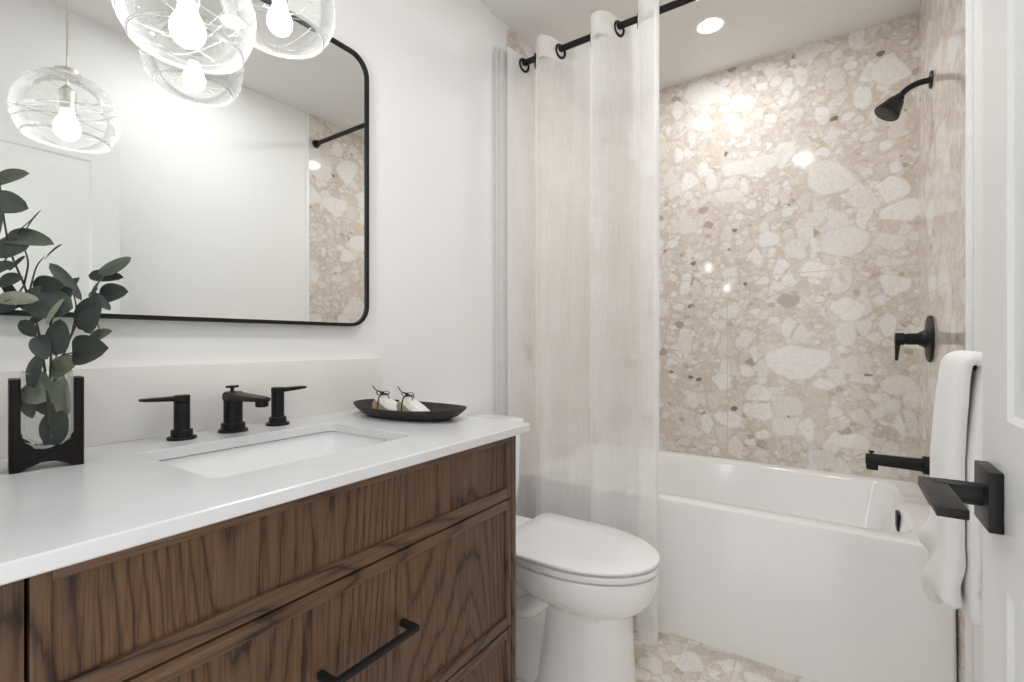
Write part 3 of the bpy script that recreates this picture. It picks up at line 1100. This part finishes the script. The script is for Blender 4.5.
def nrm2(i):
    a, b = cl[max(i - 1, 0)], cl[min(i + 1, m_ - 1)]
    dx, dy = b[0] - a[0], b[1] - a[1]
    l = math.hypot(dx, dy)
    return (dy / l, -dx / l), (dx / l, dy / l)


for i in range(m_):
    loop.append((i, 1.0, 0.0))
for k in range(1, 6):
    loop.append((m_ - 1, cos(pi * k / 6), sin(pi * k / 6)))
for i in range(m_ - 1, -1, -1):
    loop.append((i, -1.0, 0.0))
for k in range(1, 6):
    loop.append((0, -cos(pi * k / 6), -sin(pi * k / 6)))
TXA, TXB = 1.195, 1.385
rows = 22
loops = []
for r_ in range(rows + 1):
    u = r_ / rows
    v_ = 2 * u - 1
    edge = max(0, 1 - abs(v_) ** 7) ** .5
    x = TXA + (TXB - TXA) * u
    lp = []
    for (i, sgn, tail) in loop:
        n_, t_ = nrm2(i)
        th = (.013 + (.004 * fall(cl[i][1]) if i < n1 else 0)) * (.35 + .65 * edge)
        front = i < n1
        zc = cl[i][1]
        low = max(0, min(1, (.78 - zc) / .2))
        bulge = 0.0
        if front:
            wu = max(0, min(1, (u - .35) / .5))
            bulge = (.022 * math.exp(-((zc - .690) / .020) ** 2) + .007 * math.exp(-((zc - .615) / .028) ** 2)) * wu + .006 * math.exp(-((zc - .60) / .03) ** 2)
            if sgn > 0:
                bulge += .003 * low * sin(zc * 70 + 3 * u)
        else:
            if i > n1 + 13 and zc < .68 and zc > .575:
                bulge = -.006 * (1 - abs(sin((zc - .575) / .034 * pi))) * -1 if sgn > 0 else 0
        drop = (-.075 * u * u if front else -.02 * u) * max(0, min(1, (.95 - zc) / .35))
        y = cl[i][0] + sgn * n_[0] * th + tail * t_[0] * th + bulge * (1 if front else 1)
        z = zc + sgn * n_[1] * th + tail * t_[1] * th + drop
        q = Vector((x, y, z))
        q += .0022 * noise.noise_vector(q * 24) * (.3 + low)
        y_lim = WR + .004
        q.y = max(q.y, y_lim)
        lp.append(q)
    loops.append(lp)
bm = bmesh.new()
vl = loft(bm, loops, cap0=False, cap1=False)
for ring in (vl[0], vl[-1]):
    nl = len(ring)
    for q in range(m_ - 1):                       # outer point q faces inner point nl - 6 - q of the folded section
        bm.faces.new((ring[q], ring[q + 1], ring[2 * m_ + 4 - q - 1], ring[2 * m_ + 4 - q]))
    bm.faces.new([ring[m_ - 1 + q] for q in range(7)])
    bm.faces.new([ring[(2 * m_ + 4 + q) % nl] for q in range(7)])
tag(obj('towel', bm, M['towel'], angle=180, loc=(1.29, by, .55)), 'folded white terry towel hanging over the bar beside the open door', 'towel')

# ------------------------------------------------------------------ vase with its glass insert
vs = thing('vase', (.2165, 1.048, CT), 'black block vase holding a U-shaped clear glass insert beside the faucet', 'vase')
RV = Matrix.Translation((.2165, 1.048, CT)) @ Matrix.Rotation(radians(-8), 4, 'Z')
W2, VH, HT, D2 = .0425, .142, .152, .026


def u_out(hw, zb, zt_, n=18, r=None):
    pts = [(hw, zt_)]
    for i in range(n + 1):
        t = -pi * i / n
        pts.append((hw * cos(t), zb + hw + hw * sin(t)))
    pts.append((-hw, zt_))
    return pts


hwc = .0300
cut = u_out(hwc, .030, VH)
outl = [(W2, VH)] + cut + [(-W2, VH), (-W2, 0), (-W2 * .70, 0)]
for i in range(9):
    t = pi * (1 - (i + 1) / 10)
    outl.append((W2 * .70 * cos(t), .012 * sin(t)))
outl += [(W2 * .70, 0), (W2, 0)]
bm = bmesh.new()
prism(bm, outl, 'y', -D2, D2, bevel=.002)
bm.transform(RV)
obj('block', bm, M['vase'], vs, 30)
bm = bmesh.new()
o1, i1 = u_out(hwc - .0005, .0305, HT), u_out(hwc - .0045, .0365, HT)
D3 = D2 - .002
# outer glass wall, inner glass wall, both open at the top
for oo, dd in ((o1, D3), (i1, D3 - .004)):
    a = [bm.verts.new((p[0], -dd, p[1])) for p in oo]
    b = [bm.verts.new((p[0], dd, p[1])) for p in oo]
    bm.faces.new(a)
    bm.faces.new(list(reversed(b)))
    for i in range(len(a) - 1):
        bm.faces.new((a[i], b[i], b[i + 1], a[i + 1]))
for p0, p1 in (((hwc - .0025, -D3 + .002), (hwc - .0025, D3 - .002)), ((hwc - .0025, D3 - .002), (-hwc + .0025, D3 - .002)), ((-hwc + .0025, D3 - .002), (-hwc + .0025, -D3 + .002)), ((-hwc + .0025, -D3 + .002), (hwc - .0025, -D3 + .002))):
    add_tube(bm, [(p0[0], p0[1], HT), (p1[0], p1[1], HT)], .0016, 8)
bm.transform(RV)
obj('glass_insert', bm, M['vglass'], vs, 40)

# ------------------------------------------------------------------ eucalyptus sprigs
c_, s_ = cos(YAW), sin(YAW)


def at(px, py, Y):
    """room point on the plane y = Y seen at a pixel of the photograph"""
    u = (px - 512) / F
    dx, dy = c_ + u * s_, s_ - u * c_
    d = Y / dy
    return Vector((d * dx, Y, H - (py - 342) / F * d))


def add_leaf(bm, c, along, across, ln, wd, cup, bend, tone=.3):
    """rounded leaf with a midrib fold, both tips tapered; c = middle of the blade"""
    along = along.normalized()
    across = (across - along * across.dot(along)).normalized()
    nn = along.cross(across).normalized()
    nu, nv = 10, 4
    rows_ = []
    for i in range(nu + 1):
        t = i / nu
        hw = wd / 2 * (sin(pi * t ** .88) ** .52) * (1 - .10 * t) if 0 < t < 1 else .0004
        row = []
        for j in range(-nv, nv + 1):
            q = j / nv
            p = c + along * (t - .5) * ln + across * q * hw + nn * (abs(q) ** 1.4 * hw * cup - bend * ln * (2 * t - 1) ** 2)
            vv_ = bm.verts.new(p)
            vv_[bm.verts.layers.float['tone']] = tone
            row.append(vv_)
        rows_.append(row)
    for a, b in zip(rows_, rows_[1:]):
        for k in range(2 * nv):
            bm.faces.new((a[k], a[k + 1], b[k + 1], b[k]))


RIGHT = Vector((s_, -c_, 0))
UP = Vector((0, 0, 1))
FWD = Vector((c_, s_, 0))


def sprig(label, stem_lines, leaves, seed):
    rnd = random.Random(seed)
    root = at(*stem_lines[0][0])
    t = thing('eucalyptus_sprig', root, label, 'plant', 'eucalyptus sprigs in the vase')
    bm = bmesh.new()
    for k, ln in enumerate(stem_lines):
        pts = spline([at(*p) for p in ln], 6)
        r0 = .0021 if k == 0 else .0014
        add_tube(bm, pts, [r0 * (1 - .55 * i / (len(pts) - 1)) for i in range(len(pts))], 7)
    obj('stem', bm, M['stem'], t, 180)
    bm = bmesh.new()
    bm.verts.layers.float.new('tone')
    for (px, py, ln, wd, ang, Y, tw, *tone) in leaves:
        c = at(px, py, Y)
        d = (c - Vector((0, 0, H))).dot(FWD)
        k = d / F * (cos(atan2(abs(px - 512), F)) ** .35)
        a = radians(ang)
        along = RIGHT * cos(a) + UP * sin(a) + FWD * rnd.uniform(-.25, .25)
        across = -RIGHT * sin(a) + UP * cos(a) + FWD * tw
        add_leaf(bm, c, along, across, ln * k * 1.22, wd * k * sqrt(1 + tw * tw) * 1.2, rnd.uniform(.10, .32) * rnd.choice((-1, 1)), rnd.uniform(.02, .10), tone[0] if tone else rnd.uniform(.0, .55))
    obj('foliage', bm, M['leaf'], t, 180)


YV = 1.045
sprig('eucalyptus sprig leaning up to the left, tallest one in the black vase',
      [[(48, 425, YV), (46, 380, YV), (37, 325, 1.04), (24, 285, 1.03), (10, 250, 1.02), (2, 205, 1.01), (-2, 165, 1.01)],
       [(24, 285, 1.03), (28, 262, 1.02), (22, 243, 1.02), (19, 232, 1.01), (32, 219, 1.0)],
       [(28, 297, 1.03), (36, 268, 1.02), (44, 257, 1.0)],
       [(10, 250, 1.02), (4, 262, 1.01), (-6, 270, 1.01)],
       [(24, 285, 1.03), (16, 296, 1.0), (4, 302, .99)]],
      [(10, 177, 34, 16, 14, 1.005, .2, 0.66), (6, 203, 34, 24, -12, 1.0, .3), (30, 221, 32, 9, 45, .995, .9), (26, 238, 44, 18, -8, 1.0, .5, 0.60), (8, 245, 36, 24, 10, 1.01, .3),
       (51, 251, 26, 7, 32, 1.0, .9), (15, 262, 22, 9, 35, 1.01, .6), (2, 268, 24, 14, 20, 1.0, .4), (14, 297, 40, 14, -4, .99, .4, 0.85), (10, 280, 26, 15, 10, 1.03, .3), (-4, 225, 30, 22, 60, 1.0, .2),
       (2, 308, 24, 10, 8, 1.04, .3)], 11)
sprig('eucalyptus sprig leaning right over the rim of the black vase',
      [[(54, 425, YV), (55, 385, YV), (66, 348, 1.03), (82, 312, 1.02), (97, 285, 1.01), (112, 265, 1.0)],
       [(72, 335, 1.03), (76, 305, 1.01), (66, 276, 1.0)], [(82, 318, 1.02), (96, 322, 1.0), (100, 333, 1.0)],
       [(97, 288, 1.01), (92, 300, 1.0), (106, 300, .995)], [(62, 355, 1.03), (76, 352, 1.0), (88, 350, .99)]],
      [(114, 265, 30, 14, 32, .995, .2, 0.62), (105, 276, 35, 12, -4, 1.02, .2), (111, 293, 28, 19, 8, 1.0, .2), (93, 290, 15, 8, 80, 1.0, .5), (86, 313, 36, 28, 52, .995, .1), (72, 290, 26, 17, 70, 1.03, .4),
       (66, 281, 40, 8, -58, 1.0, 1.0), (98, 336, 28, 12, 22, 1.01, .3, 0.80), (87, 350, 40, 29, 6, .985, .1), (100, 301, 24, 7, -42, .99, 1.0), (92, 320, 26, 24, 60, .985, .2)], 23)
sprig('short dense eucalyptus sprig in the middle of the black vase',
      [[(50, 430, YV), (50, 390, YV), (51, 350, 1.03), (50, 318, 1.01), (47, 290, 1.0)], [(51, 345, 1.03), (36, 332, 1.01), (24, 326, 1.01)], [(50, 325, 1.02), (56, 310, .99), (62, 302, .98)]],
      [(47, 284, 40, 16, -8, .99, .2), (46, 302, 42, 32, -14, .985, .2), (58, 296, 26, 20, 30, 1.0, .2), (54, 311, 28, 8, 58, .975, .3, 0.90), (27, 328, 24, 12, -38, 1.01, .4), (54, 337, 34, 28, 84, .985, .1), (42, 347, 26, 16, -60, 1.0, .4),
       (38, 315, 20, 12, 40, 1.02, .4)], 31)
sprig('eucalyptus leaves pushed low inside the glass of the black vase',
      [[(51, 438, YV), (52, 420, YV), (53, 400, YV), (54, 372, YV), (57, 352, 1.035)], [(53, 410, YV), (42, 398, 1.04), (32, 385, 1.04)], [(53, 392, YV), (60, 382, 1.04), (66, 372, 1.03)]],
      [(63, 366, 34, 20, 28, 1.028, .1, 0.85), (31, 371, 38, 22, 62, 1.038, .3), (42, 381, 26, 14, -48, 1.034, .2, 0.80), (35, 391, 30, 26, -38, 1.036, .1, 0.88), (62, 397, 38, 26, 82, 1.030, .1, 0.97), (28, 405, 26, 11, -66, 1.05, .6, 0.50), (50, 427, 36, 32, 62, 1.045, .1, 0.35),
       (44, 405, 22, 18, -60, 1.05, .3)], 47)

# ------------------------------------------------------------------ black tray with two tied bundles
ctr, dirv = Vector((.902, .948, CT)), Vector((.0546, -.9985, 0)).normalized()
sid = Vector((-dirv.y, dirv.x, 0))


def boat(hl, hw, z, sag, n=56):
    out = []
    for i in range(n):
        t = 2 * pi * i / n
        ca, sa = cos(t), sin(t)
        out.append(ctr + dirv * hl * ca + sid * hw * (abs(sa) ** .85) * (1 if sa > 0 else -1) + UP * (z + sag * ca * ca))
    return out


bm = bmesh.new()
loft(bm, [boat(.120, .058, 0, 0), boat(.132, .066, .0008, 0), boat(.156, .078, .010, .002), boat(.172, .086, .020, .004), boat(.180, .0895, .0278, .005),
          boat(.1785, .088, .0290, .005), boat(.1765, .086, .0278, .005), boat(.168, .081, .019, .004), boat(.152, .073, .010, .002), boat(.126, .060, .0045, 0), boat(.06, .025, .004, 0)])
tag(obj('tray', bm, M['black_soft'], angle=60, loc=ctr), 'long black boat shaped tray on the right end of the countertop', 'tray')


def bundle(u0, v0, rot, label, lean, seed):
    """small folded paper parcel: white top, tan side, knotted black cord"""
    rnd = random.Random(seed)
    c = ctr + dirv * u0 + sid * v0 + UP * .0062
    t = thing('tied_parcel', c, label, 'parcel', 'tied parcels in the tray')
    R = Matrix.Translation(c) @ Matrix.Rotation(atan2(dirv.y, dirv.x) + rot, 4, 'Z')
    hl, hw = .029, .018
    R = R @ Matrix.Scale(1.36, 4)
    prof = [(-hl, 0, .003), (-hl * .93, .016, .022), (-hl * .72, .017, .034), (-hl * .45, .018, .033), (0, .018, .027), (hl * .5, .018, .019), (hl * .9, .017, .011), (hl, .015, .004)]
    lo = []
    for x, w_, h_ in prof:
        w_ = max(w_, .011)
        lo.append([Vector((x + lean * h_, -w_, 0)), Vector((x + lean * h_, -w_, h_ * .6)), Vector((x + lean * h_, -w_ * .75, h_)), Vector((x + lean * h_, 0, h_ * 1.06)), Vector((x + lean * h_, w_ * .75, h_)), Vector((x + lean * h_, w_, h_ * .6)), Vector((x + lean * h_, w_, 0))])
    bm = bmesh.new()
    loft(bm, lo)
    bm.transform(R)
    obj('wrapper', bm, M['paper'], t, 25)
    bm = bmesh.new()                               # tan side flap towards the room
    for sy in (-1,):
        o_ = [(-hl * .98, .001), (-hl * .90, .021), (-hl * .70, .0285), (-hl * .40, .024), (hl * .1, .013), (hl * .55, .004), (hl * .5, .001)]
        a = [bm.verts.new((x + lean * z, sy * .0186, z)) for x, z in o_]
        b = [bm.verts.new((x + lean * z, sy * .0172, z)) for x, z in o_]
        bm.faces.new(a)
        bm.faces.new(list(reversed(b)))
        for i in range(len(a)):
            bm.faces.new((a[i], b[i], b[(i + 1) % len(a)], a[(i + 1) % len(a)]))
    bm.transform(R)
    obj('kraft_side', bm, M['kraft'], t, 25)
    bm = bmesh.new()
    x0 = -hl * .55
    add_tube(bm, spline([(x0, -.0195, .004), (x0, -.0192, .022), (x0, -.014, .0352), (x0, 0, .0372), (x0, .014, .0352), (x0, .0192, .022), (x0, .0195, .004)], 4), .0011, 7)
    add_ring(bm, (x0, -.004, .0400), (0, 1, .3), .0032, .0013, 14, 6)
    add_ring(bm, (x0 - .008, -.004, .0405), (.3, 1, .2), .007, .0011, 20, 6, sy=.55)
    add_ring(bm, (x0 + .008, -.004, .0405), (-.3, 1, .2), .007, .0011, 20, 6, sy=.55)
    add_tube(bm, spline([(x0, -.004, .040), (x0 - .013, -.006, .046), (x0 - .024, -.002, .054)], 4), .0010, 6)
    add_tube(bm, spline([(x0, -.004, .040), (x0 + .014, -.010, .040), (x0 + .022, -.013, .031)], 4), .0010, 6)
    bm.transform(R)
    obj('cord', bm, M['black_soft'], t, 60)


bundle(-.050, -.014, radians(12), 'white and tan tied parcel nearer the backsplash end of the black tray', -.15, 2)
bundle(.032, -.008, radians(3), 'white and tan tied parcel in the middle of the black tray', -.15, 4)
